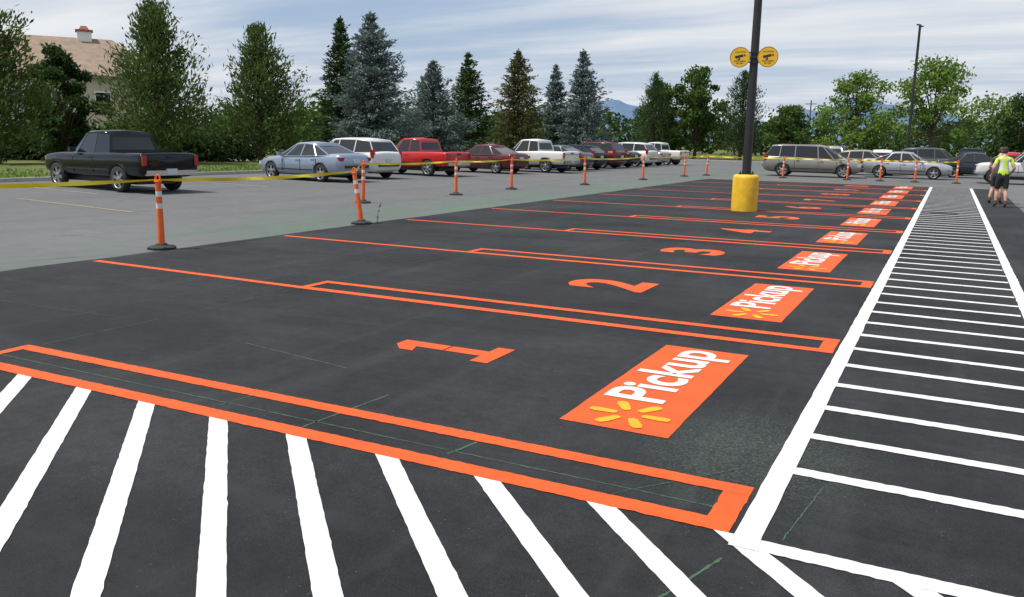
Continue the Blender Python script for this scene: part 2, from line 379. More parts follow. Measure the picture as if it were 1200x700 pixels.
for s in(-1,1):
    mb=MB(); c=(s*.345,-.145,zc)
    mb.lathe([(.001,.006),(.255,.006),(.255,-.006),(.001,-.006)],c,'Y',0,36,False)
    mb.lathe([(.240,-.0085),(.249,-.0085)],c,'Y',1,36,False)
    cx=c[0]; Y=-.1545
    def poly(pts,m=1): mb.add([(cx+a,Y,zc+b) for a,b in pts],[tuple(range(len(pts)))],m)
    poly([(-.13,.03),(.07,.075),(.09,.02),(-.11,-.03)]); poly([(.095,.07),(.13,.075),(.14,.03),(.10,.025)]); poly([(-.03,-.017),(.0,-.01),(.0,-.07),(-.06,-.07),(-.06,-.045),(-.03,-.045)])
    mb.make('sign_disc',[M_YSIGN,M_BLACKM],se)
    for txt,zz,w in(('CAUTION',.115,.26),('VIDEO CAMERA',-.115,.30),('IN USE',-.165,.16)):
        co,fs=textmesh(txt,.01); mn=co.min(0);mx=co.max(0)
        obj('sign_text',[(cx-w/2+w*(a-mn[0])/(mx[0]-mn[0]),Y,zc+zz+.035*(b-mn[1])/(mx[1]-mn[1])) for a,b,_ in co],fs,[M_BLACKM],parent=se)
street_lamp(-3.3,78.5,11.5,False,1.1,.5).rotation_euler=(0,0,1.35)
mb=MB(); mb.tube((0,0,0),(0,0,9),.14,.1,0,8); mb.box((0,0,8.4),(1.8,.1,.12)); o=mb.make('utility_pole',[simple('weathered_wood',(.12,.09,.06),.9)]); o.location=(-21.5,150,0)

# ------------------------------------------------------------ vehicles
M_GLASS=simple('vehicle_glass',(.012,.015,.018),.04,coat=.3)
M_TRIM=simple('black_trim',(.015,.015,.016),.5)
M_TYRE=simple('tyre',(.018,.018,.018),.85,var=.2,vscale=30)
M_RIM=simple('alloy_rim',(.30,.30,.31),.38,metal=.7)
M_HEAD=simple('headlamp',(.5,.52,.55),.1,coat=.5)
M_TAIL=simple('tail_lamp',(.30,.01,.01),.2,coat=.6)
M_CHROME=simple('chrome',(.6,.6,.62),.18,metal=1)
M_PLATE=simple('licence_plate',(.5,.52,.56),.5)
CM=[None,M_GLASS,M_TRIM,M_TYRE,M_RIM,M_HEAD,M_TAIL,M_CHROME,M_PLATE]
PAINT={}
def paint(name,col,metal=.25,rough=.32,coat=.7,spec=.5):
    if name not in PAINT: PAINT[name]=simple('car_paint_'+name,col,rough,metal=metal,coat=coat,spec=spec,var=.05,vscale=2)
    return PAINT[name]
def lerp_st(st,x):
    for a,b in zip(st[:-1],st[1:]):
        if a[0]<=x<=b[0]:
            t=(x-a[0])/(b[0]-a[0])
            return [a[i]+(b[i]-a[i])*t for i in range(4)]
    return list(st[-1] if x>st[-1][0] else st[0])
SPEC={
 'sedan':dict(W=1.80,R=.325,ax=(1.42,-1.32),st=[(-2.34,.50,.80,.66),(-2.30,.36,.97,.76),(-2.15,.26,1.04,.84),(-1.6,.2,1.03,.89),(-.6,.19,.97,.9),(.5,.19,.95,.9),(1.1,.19,.93,.9),(1.7,.2,.86,.88),(2.1,.22,.76,.80),(2.27,.30,.68,.68),(2.34,.38,.58,.56)],
   base=[(1.12,.90),(.62,.93),(-.25,.95),(-1.1,.98),(-1.75,1.02)],roof=[(.30,1.40),(.12,1.43),(-.28,1.455),(-.72,1.43),(-.88,1.40)],wb=.86,wt=.62,bed=None),
 'suv':dict(W=1.86,R=.36,ax=(1.42,-1.33),st=[(-2.30,.48,1.0,.74),(-2.26,.36,1.10,.84),(-2.1,.28,1.13,.90),(-1.4,.25,1.11,.93),(0,.24,1.07,.93),(1.0,.24,1.05,.93),(1.7,.25,.99,.91),(2.1,.28,.9,.84),(2.26,.36,.78,.74),(2.31,.45,.66,.62)],
   base=[(1.2,1.02),(.75,1.04),(-.1,1.06),(-1.1,1.10),(-2.2,1.13)],roof=[(.42,1.61),(.22,1.65),(-.12,1.68),(-1.1,1.68),(-1.85,1.62)],wb=.87,wt=.68,bed=None),
 'minivan':dict(W=1.94,R=.34,ax=(1.62,-1.45),st=[(-2.50,.45,1.0,.80),(-2.46,.33,1.08,.9),(-2.3,.25,1.1,.95),(-1.4,.22,1.08,.97),(0,.21,1.05,.97),(1.0,.21,1.02,.97),(1.75,.22,.95,.94),(2.2,.24,.84,.86),(2.42,.32,.72,.72),(2.5,.4,.6,.6)],
   base=[(1.75,.93),(1.15,.98),(.35,1.02),(-.85,1.06),(-1.65,1.08),(-2.42,1.1)],roof=[(.72,1.66),(.52,1.70),(.25,1.73),(-.85,1.75),(-1.6,1.74),(-2.1,1.69)],wb=.91,wt=.72,bed=None),
 'hatch':dict(W=1.78,R=.32,ax=(1.35,-1.25),st=[(-2.02,.45,.95,.70),(-1.98,.34,1.03,.80),(-1.8,.26,1.05,.87),(-1.0,.2,1.0,.89),(0,.19,.97,.89),(1.1,.19,.94,.89),(1.6,.2,.87,.87),(1.95,.23,.76,.79),(2.1,.32,.66,.66),(2.15,.4,.58,.56)],
   base=[(1.15,.91),(.7,.94),(-.2,.97),(-1.05,1.0),(-1.92,1.05)],roof=[(.35,1.43),(.15,1.47),(-.2,1.49),(-.95,1.46),(-1.45,1.39)],wb=.85,wt=.65,bed=None),
 'pickup':dict(W=1.84,R=.37,ax=(1.72,-1.45),st=[(-2.60,.55,1.05,.84),(-2.57,.48,1.12,.9),(-2.4,.42,1.13,.92),(-1.2,.40,1.13,.92),(-.9,.38,1.12,.92),(0,.36,1.10,.92),(.9,.36,1.08,.92),(1.7,.38,1.06,.91),(2.3,.40,1.0,.88),(2.5,.45,.92,.83),(2.56,.52,.8,.76)],
   base=[(.98,1.05),(.62,1.07),(-.28,1.1),(-.95,1.12)],roof=[(.40,1.66),(.22,1.70),(-.28,1.72),(-.80,1.68)],wb=.86,wt=.69,bed=(-1.05,-2.5)),
}
def vehicle_mesh(kind):
    S=SPEC[kind]; W=S['W']/2; R=S['R']; st=S['st']; mb=MB()
    L0,L1=st[0][0],st[-1][0]
    xs=sorted(set([s[0] for s in st]+list(np.linspace(L0+.2,L1-.2,17))))
    V=[];F=[]
    def ring(zb,zt,w):
        h=zt-zb
        half=[(0,zb),(w*.80,zb),(w*.95,zb+h*.12),(w*1.0,zb+h*.42),(w*.995,zb+h*.68),(w*.955,zb+h*.90),(w*.86,zt),(w*.45,zt+.03),(0,zt+.035)]
        if S['bed'] : half=[(0,zb),(w*.80,zb),(w*.97,zb+h*.10),(w*1.0,zb+h*.40),(w*1.0,zb+h*.72),(w*.985,zb+h*.93),(w*.93,zt),(w*.45,zt+.015),(0,zt+.02)]
        return half+[(-a,b) for a,b in half[-2:0:-1]]
    for x in xs:
        _,zb,zt,w=lerp_st(st,x)
        for a,b in ring(zb,zt,w): V.append((x,a,b))
    n=16
    for i in range(len(xs)-1):
        for j in range(n): F.append((i*n+j,(i+1)*n+j,(i+1)*n+(j+1)%n,i*n+(j+1)%n))
    F.append(tuple(range(n))); F.append(tuple(range((len(xs)-1)*n,len(xs)*n))[::-1])
    o=obj('tmpbody',V,F,[])
    bm=bmesh.new(); bm.from_mesh(o.data); bmesh.ops.recalc_face_normals(bm,faces=bm.faces); bm.to_mesh(o.data); bm.free()
    sm=o.modifiers.new('s','SUBSURF'); sm.levels=1; sm.render_levels=1
    cb=MB(); Rw=R+.05
    for ax in S['ax']:
        for s in(-1,1):
            cb.tube((ax,s*(W-.27),R+.0),(ax,s*(W+.2),R+.0),Rw,Rw,0,32)
    if S['bed']:
        a,b=S['bed']; cb.box(((a+b)/2,0,.95),(abs(a-b)-.03,2*W*.84,.8),0)
    c=cb.make('tmpcut',[]); bm=bmesh.new(); bm.from_mesh(c.data); bmesh.ops.remove_doubles(bm,verts=bm.verts,dist=1e-5); bmesh.ops.recalc_face_normals(bm,faces=bm.faces); bm.to_mesh(c.data); bm.free()
    bo=o.modifiers.new('b','BOOLEAN'); bo.operation='DIFFERENCE'; bo.object=c; bo.solver='EXACT'
    me=evalmesh(o)
    def fn(p):
        cx,cy,cz=p.center
        for ax in S['ax']:
            d=math.hypot(cx-ax,cz-R)
            if d<Rw+.004 and abs(cy)>W-.28 and (abs(p.normal.y)<.5 or abs(cy)<W-.2): return 2
            if d<Rw-.03 and abs(cy)>W-.29: return 2
        if S['bed'] and S['bed'][1]+.01<cx<S['bed'][0]-.01 and abs(cy)<W*.85 and .5<cz<1.12: return 2
        if cz<.27 and not S['bed']: return 2
        return 0
    mb.addmesh(me,fn=fn,smooth=lambda p: p.area<.2)
    bpy.data.meshes.remove(me); bpy.data.objects.remove(o); bpy.data.objects.remove(c)
    B=S['base'];T=S['roof'];wb,wt=S['wb'],S['wt']; k=len(B)-1
    bm=bmesh.new(); glass=[];body=[]
    bot={};top={};rail={}
    for s in(-1,1):
        for i in range(k+1):
            e=i in(0,k)
            bot[s,i]=bm.verts.new((B[i][0],s*wb*(.93 if e else 1),B[i][1]-.03))
            top[s,i]=bm.verts.new((T[i][0],s*wt*(.95 if e else 1),T[i][1]-.045))
            rail[s,i]=bm.verts.new((T[i][0]-.01*(1 if i==0 else 0),s*wt*(.84 if e else .88),T[i][1]))
        for i in range(k):
            glass.append(bm.faces.new((bot[s,i],bot[s,i+1],top[s,i+1],top[s,i])))
            body.append(bm.faces.new((top[s,i],top[s,i+1],rail[s,i+1],rail[s,i])))
    mid=[bm.verts.new((T[i][0],0,T[i][1]+.03)) for i in range(k+1)]
    for i in range(k):
        body.append(bm.faces.new((rail[1,i],rail[1,i+1],mid[i+1],mid[i]))); body.append(bm.faces.new((mid[i],mid[i+1],rail[-1,i+1],rail[-1,i])))
    for i in (0,k):
        glass.append(bm.faces.new((bot[-1,i],bot[1,i],top[1,i],top[-1,i])))
        body.append(bm.faces.new((top[1,i],rail[1,i],mid[i],rail[-1,i],top[-1,i])))
    bmesh.ops.recalc_face_normals(bm,faces=bm.faces)
    for f in bm.faces: f.material_index=0; f.smooth=f in body
    side=[f for f in glass if abs(f.normal.y)>.6]; ends=[f for f in glass if abs(f.normal.y)<=.6]
    bmesh.ops.inset_individual(bm,faces=side,thickness=.026,depth=-.008,use_even_offset=True)
    bmesh.ops.inset_individual(bm,faces=ends,thickness=.05 if kind!='pickup' else .10,depth=-.008,use_even_offset=True)
    for f in glass: f.material_index=1
    tmp=bpy.data.meshes.new('t'); bm.to_mesh(tmp); bm.free()
    mb.addmesh(tmp,fn=lambda p:p.material_index,smooth=lambda p:p.use_smooth); bpy.data.meshes.remove(tmp)
    for ax in S['ax']:
        for s in(-1,1):
            yo=s*(W-.115); c=(ax,yo,R+.004)
            mb.lathe([(R*.6,-.1),(R*.93,-.1),(R,-.075),(R,.07),(R*.95,.1),(R*.70,.095)],c,'Y',3,28,True,s)
            mb.lathe([(R*.70,.095),(R*.68,.08),(R*.64,.08)],c,'Y',4,28,True,s)
            mb.lathe([(R*.64,.08),(R*.62,.03),(.001,.03)],c,'Y',2,28,False,s)
            ns=6 if kind in('pickup','minivan') else 5
            for i in range(ns):
                a=2*math.pi*i/ns+.3; ca,sa=math.cos(a),math.sin(a); pts=[]
                for rr,t in((.05,.045),(R*.66,.055),(R*.66,-.055),(.05,-.045)):
                    pts.append((ax+rr*ca-t*sa,yo+s*.078,c[2]+rr*sa+t*ca))
                mb.add(pts,[(0,1,2,3)],4)
            mb.lathe([(.075,.075),(.06,.09),(.001,.092)],c,'Y',4,12,True,s)
    zr=lerp_st(st,L0+.12)
    for s in(-1,1):
        if kind in('suv','minivan','hatch'):
            mb.box((L0+.14,s*(zr[3]-.06),zr[2]-.06),(.16,.12,.34),6)
        elif kind=='pickup':
            mb.box((L0+.03,s*(W-.11),.92),(.10,.12,.28),6)
        else: mb.box((L0+.12,s*(zr[3]-.17),.86),(.20,.30,.13),6,rot=(0,0,s*.25))
        hx=lerp_st(st,L1-.22)
        mb.box((L1-.19,s*(hx[3]-.17),hx[2]-.13),(.22,.28,.13),5,rot=(0,0,-s*.35))
        mb.box((B[0][0]-.34,s*(wb+.12),B[0][1]+.11),(.11,.18,.12),0 if kind!='pickup' else 2)
        for cx in [B[1][0]+.12]+[b[0] for b in B[2:-1]]:
            if cx<-1.2 and kind!='minivan': continue
            w=lerp_st(st,cx)[3]; b_,t_=lerp_st(st,cx)[1:3]
            mb.box((cx,s*(w-.006),b_+(t_-b_)*.52),(.012,.018,(t_-b_)*.60),2)
        for cx in [b[0] for b in B[2:-1]][:2]:
            if cx<-1.2: continue
            w=lerp_st(st,cx)[3]; mb.box((cx+.17,s*(w-.004),lerp_st(st,cx)[2]-.17),(.16,.035,.025),0 if kind!='pickup' else 2)
        w=lerp_st(st,0)[3]
        mb.box((0.05,s*(w-.012),st[4][1]+.24),(S['ax'][0]-S['ax'][1]-2*Rw-.1,.03,.04),2)
    pk=kind=='pickup'
    mb.box((L0+.0,0,.58),(.10,W*1.7 if pk else W*1.3,.14 if pk else .10),7 if pk else 2)
    mb.box((L0-.03 if pk else L0-.005,0,.78 if not pk else .62),(.06,.32,.15),8)
    mb.box((L1-.02,0,.62 if not pk else .78),(.08,W*1.0,.14 if not pk else .22),2)
    mb.box((L1-.0,0,.40 if not pk else .56),(.10,W*1.2,.14),2 if not pk else 7)
    mb.box((0,0,.30),(L1*1.5,W*1.3,.14),2)
    if kind in('suv','minivan'):
        for s in(-1,1): mb.box((-.7,s*(wt-.07),T[2][1]+.045),(1.7,.03,.03),2)
    if pk:
        mb.box((L0-.005,0,.98),(.02,W*1.5,.012),2); mb.box((L0-.01,0,1.03),(.03,.22,.06),2)
    me=bpy.data.meshes.new(kind); me.from_pydata(mb.v,[],mb.f)
    for m in CM: me.materials.append(m)
    me.polygons.foreach_set('material_index',mb.m); me.polygons.foreach_set('use_smooth',mb.s); me.update(); return me
VM={k:vehicle_mesh(k) for k in SPEC}
NM={'sedan':'parked_sedan','suv':'parked_suv','minivan':'parked_minivan','hatch':'parked_hatchback','pickup':'parked_pickup_truck'}
def vehicle(kind,x,y,ang,pnt,sc=(1,1,1)):
    o=bpy.data.objects.new(NM[kind],VM[kind]); COL.objects.link(o)
    o.location=(x,y,0.002); o.rotation_euler=(0,0,math.radians(ang)); o.scale=sc
    o.material_slots[0].link='OBJECT'; o.material_slots[0].material=pnt; return o
BK=paint('black',(.003,.0045,.008),0,.10,.2,.3); BL=paint('silver_blue',(.27,.33,.42),.5); WH=paint('white',(.64,.64,.62),0,.3,.3); RD=paint('red',(.46,.010,.010),.0,.25,.5)
MR=paint('maroon',(.11,.010,.012),.2,.25,.5); SL=paint('silver',(.42,.43,.44),.6); TN=paint('tan',(.36,.31,.24),.4); GD=paint('pewter',(.25,.235,.205),.4,.3,.5); NV=paint('navy',(.015,.02,.035),.2,.25,.5); GY=paint('grey',(.10,.105,.11),.5)
A=171.5
def row(kind,xr,y,p,L,da=0,sc=(1,1,1)):
    a=math.radians(A+da); return vehicle(kind,xr+math.cos(a)*L/2*sc[0],y+math.sin(a)*L/2*sc[0],A+da,p,sc)
row('pickup',-20.3,17.7,BK,5.2,0,(1.12,1.03,1.04))
row('sedan',-20.3,26.5,BL,4.68,0,(1.06,1.02,1.03))
row('suv',-21.0,29.6,WH,4.6)
row('pickup',-20.2,34.0,RD,5.2)
row('sedan',-19.6,39.3,MR,4.68)
row('pickup',-18.2,42.6,WH,5.2,sc=(1,1,1.03))
row('sedan',-18.7,46.2,GY,4.68)
row('hatch',-18.9,48.9,BK,4.1)
row('suv',-18.9,52.4,MR,4.6)
row('sedan',-18.9,55.2,NV,4.68)
row('suv',-18.7,58.4,WH,4.6)
row('sedan',-18.8,61.8,SL,4.68)
row('pickup',-18.4,65.4,WH,5.2)
vehicle('minivan',-6.85,50.3,2,GD,(1.04,1,1))
vehicle('sedan',-2.15,52.7,-2,SL)
vehicle('hatch',-4.6,56.6,4,TN)
vehicle('sedan',1.5,57.2,0,NV)
vehicle('suv',-.9,61.5,5,GY)
vehicle('pickup',3.7,49.4,182,WH)
vehicle('sedan',5.5,58,0,TN)
vehicle('suv',5.9,63,3,BK); vehicle('hatch',3.6,67,90,RD); vehicle('minivan',6.6,70,92,SL)
vehicle('suv',-7.6,66,92,SL); vehicle('sedan',-10.6,68,92,RD); vehicle('hatch',-4.4,67,92,WH)
vehicle('sedan',-1.4,68,90,BL); vehicle('suv',1.2,68,90,BK)
vehicle('suv',-42,41.2,200,NV)

# ------------------------------------------------------------ vegetation
M_BARK=simple('bark',(.09,.065,.045),.95,var=.3,vscale=8)
LF={'pine':mat_leaf('pine_needles',(.070,.112,.034),(.120,.165,.050),(.028,.048,.017)),
    'spruce':mat_leaf('spruce_needles',(.042,.080,.032),(.080,.12,.046),(.018,.035,.016)),
    'blue':mat_leaf('blue_spruce_needles',(.11,.155,.145),(.175,.225,.21),(.042,.064,.058)),
    'olive':mat_leaf('olive_needles',(.078,.10,.038),(.14,.12,.05),(.032,.042,.018)),
    'light':mat_leaf('light_leaves',(.115,.20,.040),(.185,.28,.065),(.052,.10,.024),1.2,.35),
    'green':mat_leaf('green_leaves',(.058,.108,.028),(.10,.155,.042),(.027,.052,.015),.8,.3),
    'dark':mat_leaf('dark_leaves',(.036,.070,.024),(.070,.11,.036),(.018,.033,.014),.8,.25)}
def quads(C,D,Ln,Wd):
    n=len(C); D=D/np.linalg.norm(D,axis=1,keepdims=True)
    R=rng.normal(size=(n,3)); S=np.cross(D,R); S/=np.linalg.norm(S,axis=1,keepdims=True)+1e-9
    Ln=Ln[:,None]/2; Wd=Wd[:,None]/2
    return np.stack([C-D*Ln,C+S*Wd+D*Ln*.1,C+D*Ln,C-S*Wd+D*Ln*.1],1).reshape(-1,3)
def leafobj(name,mb,V,mat,loc,rot=0):
    n0=len(mb.v); nq=len(V)//4
    me=bpy.data.meshes.new(name)
    verts=np.concatenate([np.array(mb.v,dtype=float).reshape(-1,3),V]) if n0 else V
    me.vertices.add(len(verts)); me.vertices.foreach_set('co',verts.astype(np.float32).ravel())
    li=[];ls=[];tot=0
    for f in mb.f: ls.append(tot); li+=list(f); tot+=len(f)
    li=np.concatenate([np.array(li,dtype=np.int32),np.arange(nq*4,dtype=np.int32)+n0])
    ls=np.concatenate([np.array(ls,dtype=np.int32),np.arange(nq,dtype=np.int32)*4+tot])
    me.loops.add(len(li)); me.loops.foreach_set('vertex_index',li)
    me.polygons.add(len(ls)); me.polygons.foreach_set('loop_start',ls)
    me.materials.append(M_BARK); me.materials.append(mat)
    mi=np.concatenate([np.zeros(len(mb.f),dtype=np.int32),np.ones(nq,dtype=np.int32)]); me.polygons.foreach_set('material_index',mi)
    me.update(calc_edges=True); me.validate()
    o=bpy.data.objects.new(name,me); COL.objects.link(o); o.location=loc; o.rotation_euler=(0,0,rot); return o
def conifer(name,x,y,h,r,mat,style='spruce',dens=1.0):
    mb=MB(); mb.tube((0,0,-.1),(0,0,h*.95),h*.022,.02,0,8,False)
    C=[];D=[];Ls=[];Ws=[]
    sp=style=='spruce'
    nw=int(h*(4.6 if sp else 3.4))
    asym=[random.uniform(.75,1.18) for _ in range(8)]
    for w in range(nw):
        f=(w+random.random()*.8)/nw; z=h*(.03+.96*f) if sp else h*(.04+.93*f)
        if sp: rr=r*(1-f)**.85+.08; rr*=random.uniform(.85,1.12)
        else: rr=r*((1-f)**.72)*(.80+.20*min(1,f*4))*random.uniform(.8,1.18)+.12
        nb=int((8 if sp else 6)*(1 if f<.8 else .7))+random.randint(-1,1)
        a0=random.random()*6.28
        for b in range(max(3,nb)):
            a=a0+b*6.283/nb+random.uniform(-.3,.3)
            L=rr*random.uniform(.62,1.15)*asym[int(a/6.2832*8)%8]
            if sp: el=-.15+.75*f+random.uniform(-.08,.1); curve=.12
            else: el=.25+.60*f+random.uniform(-.15,.2); curve=.30
            base=np.array([0,0,z]); dh=np.array([math.cos(a)*math.cos(el),math.sin(a)*math.cos(el),math.sin(el)])
            if L>.5: mb.tube(base,tuple(base+dh*L*.85),.018+L*.008,.006,0,4,False)
            n=int((12+24*L)*dens)
            t=rng.random(n)**(.6 if sp else .5)
            P=base+dh*L*t[:,None]+np.array([0,0,1])*(curve*L*t**2)[:,None]
            if sp:
                spread=(.06+.13*L*(1-t*.65))[:,None]; off=rng.normal(size=(n,3))*np.array([1,1,.40])*spread
            else:
                spread=(.12+.10*L*(1-t*.5))[:,None]; off=rng.normal(size=(n,3))*np.array([1,1,.8])*spread
            C.append(P+off); dd=dh*(.9 if sp else .7)+rng.normal(size=(n,3))*.45+(np.array([0,0,-.12]) if sp else np.array([0,0,.45]))
            D.append(dd)
            Ls.append(rng.uniform(.17,.36,n) if sp else rng.uniform(.2,.40,n)); Ws.append(rng.uniform(.06,.12,n))
    n=40; t=rng.random(n); C.append(np.stack([rng.normal(size=n)*.05,rng.normal(size=n)*.05,h*.93+h*.08*t],1)); D.append(rng.normal(size=(n,3))*.4+np.array([0,0,.8])); Ls.append(rng.uniform(.12,.25,n)); Ws.append(rng.uniform(.04,.07,n))
    V=quads(np.concatenate(C),np.concatenate(D),np.concatenate(Ls),np.concatenate(Ws))
    return leafobj(name,mb,V,LF[mat],(x,y,.0),random.random()*6)
def broadleaf(name,x,y,h,r,mat,n=11000,leaf=.22,trunk=.25):
    mb=MB(); tz=h*trunk; mb.tube((0,0,-.1),(.05,.03,tz),h*.022,h*.016,0,8,False)
    C=[];cl=[]
    ncl=random.randint(30,40)
    for i in range(ncl):
        f=((i+random.random())/ncl); z=tz*.85+(h-tz*.85)*(.05+.9*f)
        prof=math.sin(math.pi*min(1,(.12+.88*f))**.8)**.6 if f<.98 else .3
        a=i*2.4+random.uniform(-.6,.6); rad=r*prof*random.uniform(.2,1.05)
        c=np.array([math.cos(a)*rad,math.sin(a)*rad,z+random.uniform(-.3,.3)]); s=r*random.uniform(.13,.30); cl.append((c,s))
        p0=Vector((.05,.03,tz*random.uniform(.8,1.0)+ (z-tz)*.3)); mb.tube(p0,Vector(c),h*.008,.01,0,5,False)
    mb.tube((.05,.03,tz),(0,0,h*.85),h*.016,.015,0,6,False)
    tot=sum(s*s for _,s in cl)
    for c,s in cl:
        k=int(n*s*s/tot); u=rng.normal(size=(k,3)); u/=np.linalg.norm(u,axis=1,keepdims=True)
        rad=s*(rng.random(k)**.45)*rng.uniform(.8,1.35,k); P=c+u*rad[:,None]*np.array([1.2,1.2,.75])
        C.append(P)
    C=np.concatenate(C); k=len(C); D=rng.normal(size=(k,3))
    V=quads(C,D,rng.uniform(leaf*.7,leaf*1.4,k),rng.uniform(leaf*.4,leaf*.9,k))
    return leafobj(name,mb,V,LF[mat],(x,y,0),random.random()*6)

conifer('pine_tree',-41.9,26.0,8.1,3.2,'pine','pine',1.35)
broadleaf('broadleaf_tree',-46.7,33.3,6.5,2.0,'dark',11000,.22,.08)
conifer('pine_tree',-38.5,32.9,8.6,3.7,'pine','pine',1.25)
conifer('pine_tree',-38.0,40.0,8.3,3.4,'pine','pine',1.15)
conifer('spruce_tree',-36.1,45.6,9.3,2.7,'spruce','spruce',1.0)
conifer('blue_spruce_tree',-33.1,44.8,9.4,3.7,'blue','spruce',1.1)
conifer('blue_spruce_tree',-32.9,51.8,7.0,3.2,'blue','spruce',1.0)
conifer('spruce_tree',-33.8,58.2,8.2,2.6,'spruce','spruce',1.0)
conifer('spruce_tree',-29.4,58.1,8.3,3.1,'olive','spruce',.85)
conifer('blue_spruce_tree',-28.6,63.1,7.6,2.3,'blue','spruce',.9)
conifer('blue_spruce_tree',-25.9,62.2,8.6,2.8,'blue','spruce',1.0)
conifer('pine_tree',-30.0,93.2,9.3,3.4,'spruce','pine',.8)
broadleaf('broadleaf_tree',-25.8,95.4,10.2,3.6,'green',9000,.32,.1)
broadleaf('broadleaf_tree',-30.5,97,8.6,3.2,'green',7000,.32,.1)
conifer('pine_tree',-20.1,92.5,9.3,3.4,'spruce','pine',.8)
broadleaf('broadleaf_tree',-18.9,116,6.8,3.4,'green',6000,.35,.1)
broadleaf('broadleaf_tree',-8.4,87.1,8.4,3.6,'light',6500,.27,.22)
broadleaf('broadleaf_tree',-1.8,86.2,9.2,4.6,'light',7500,.28,.25)
broadleaf('broadleaf_tree',6.5,106,7.3,4.2,'dark',7000,.35,.1)
broadleaf('broadleaf_tree',11.5,98,7.3,4.0,'green',7000,.35,.1)
def mass(name,pts,mat,per=260,leaf=.7):
    C=[]
    for (x,y,h,r) in pts:
        u=rng.normal(size=(per,3)); u/=np.linalg.norm(u,axis=1,keepdims=True)
        rad=(rng.random(per)**.35)[:,None]; P=np.array([x,y,h*.5])+u*rad*np.array([r,r,h*.52])
        P[:,2]+=rng.normal(size=per)*.15; C.append(P[P[:,2]>0])
    C=np.concatenate(C);k=len(C)
    V=quads(C,rng.normal(size=(k,3)),rng.uniform(leaf*.6,leaf*1.4,k),rng.uniform(leaf*.4,leaf,k))
    return leafobj(name,MB(),V,LF[mat],(0,0,0))
def bearing(t,d): return d*(.8912*t-.465), d*(.9052+.4538*t)
pts=[]
for i in range(150):
    t=-.75+1.6*(i/150)+random.uniform(-.01,.01); d=random.uniform(125,160); x,y=bearing(t,d); pts.append((x,y,random.uniform(4.2,7.6)*d/140,random.uniform(1.8,4)))
mass('distant_trees',pts,'dark',190,.8)
pts=[]
for i in range(60):
    t=-.75+.85*(i/60)+random.uniform(-.01,.01); d=random.uniform(76,95); x,y=bearing(t,d)
    if math.hypot(x+83,y-54)<19: continue
    pts.append((x,y,random.uniform(3.0,6.5),random.uniform(1.5,3)))
mass('background_trees',pts,'green',340,.5)
pts=[]
for i in range(40):
    t=-.62+.30*(i/40)+random.uniform(-.01,.01); d=random.uniform(50,56); x,y=bearing(t,d); pts.append((x,y,random.uniform(1.4,2.6),random.uniform(1.2,1.8)))
mass('shrubs',pts,'dark',400,.28)
C=[]
for i in range(8000):
    yy=random.uniform(8,75)
    xk=np.interp(yy,[k[1] for k in kerb],[k[0] for k in kerb]); C.append((xk-.2-random.random()**1.5*6,yy,.15))
C=np.array(C); V=quads(C,rng.normal(size=(len(C),3))*.4+np.array([0,0,1]),rng.uniform(.08,.22,len(C)),rng.uniform(.03,.07,len(C)))
leafobj('grass_tufts',MB(),V,LF['light'],(0,0,0))

# ------------------------------------------------------------ hills
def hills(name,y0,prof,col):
    m,nt,b=newmat(name+'_hazy_forest'); P,x,y=geopos(nt)
    c=mixc(nt,maprange(nt,noise(nt,P,.006,6,.7),.35,.65,0,1),col,tuple(c*.8 for c in col)); nt.links.new(c,b.inputs['Base Color']); b.inputs['Roughness'].default_value=1; b.inputs['Specular IOR Level'].default_value=0  # blue of distant air haze is painted into the forest base colour
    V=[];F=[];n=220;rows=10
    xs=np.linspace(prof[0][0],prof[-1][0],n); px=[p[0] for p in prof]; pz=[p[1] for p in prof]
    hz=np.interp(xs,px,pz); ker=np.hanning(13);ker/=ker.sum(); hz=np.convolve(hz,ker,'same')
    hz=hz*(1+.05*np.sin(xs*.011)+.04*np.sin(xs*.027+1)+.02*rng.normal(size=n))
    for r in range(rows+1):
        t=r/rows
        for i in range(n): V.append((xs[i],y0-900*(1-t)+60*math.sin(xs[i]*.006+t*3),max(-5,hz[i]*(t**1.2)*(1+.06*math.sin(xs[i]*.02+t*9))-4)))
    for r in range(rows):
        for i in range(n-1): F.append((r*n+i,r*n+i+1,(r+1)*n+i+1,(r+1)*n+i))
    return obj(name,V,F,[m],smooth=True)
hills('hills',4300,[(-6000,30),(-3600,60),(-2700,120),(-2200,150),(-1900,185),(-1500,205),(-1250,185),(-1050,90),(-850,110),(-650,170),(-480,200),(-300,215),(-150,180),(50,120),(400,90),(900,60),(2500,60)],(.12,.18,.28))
# ------------------------------------------------------------ house
M_ROOF=simple('shingle_roof',(.24,.175,.13),.9,var=.18,vscale=1.5,bump=.3,bscale=8)
M_WALL=simple('cream_siding',(.48,.42,.31),.8,var=.05,vscale=2)
M_WTRIM=simple('white_trim',(.75,.75,.72),.6)
M_BRICK=simple('cupola_brick',(.30,.10,.06),.8,var=.2,vscale=8)
he=empty('house',(-82.6,54.2,0),math.radians(54.5))
L=34;D=13;HE=7.0;HR=11.0
mb=MB(); mb.box((-4,0,HE/2),(L,D,HE),0); mb.make('walls',[M_WALL],he)
mb=MB(); x0,x1=-4-L/2-.5,-4+L/2+.5; y0,y1=-D/2-.5,D/2+.5
mb.add([(x0,y0,HE),(x1,y0,HE),(x1,y1,HE),(x0,y1,HE),(x0+6,0,HR),(x1-5,0,HR),(x0,y0,HE-.25),(x1,y0,HE-.25),(x1,y1,HE-.25),(x0,y1,HE-.25)],[(0,1,5,4),(1,2,5),(2,3,4,5),(3,0,4),(6,7,1,0),(7,8,2,1),(8,9,3,2),(9,6,0,3)],0); mb.make('roof',[M_ROOF],he)
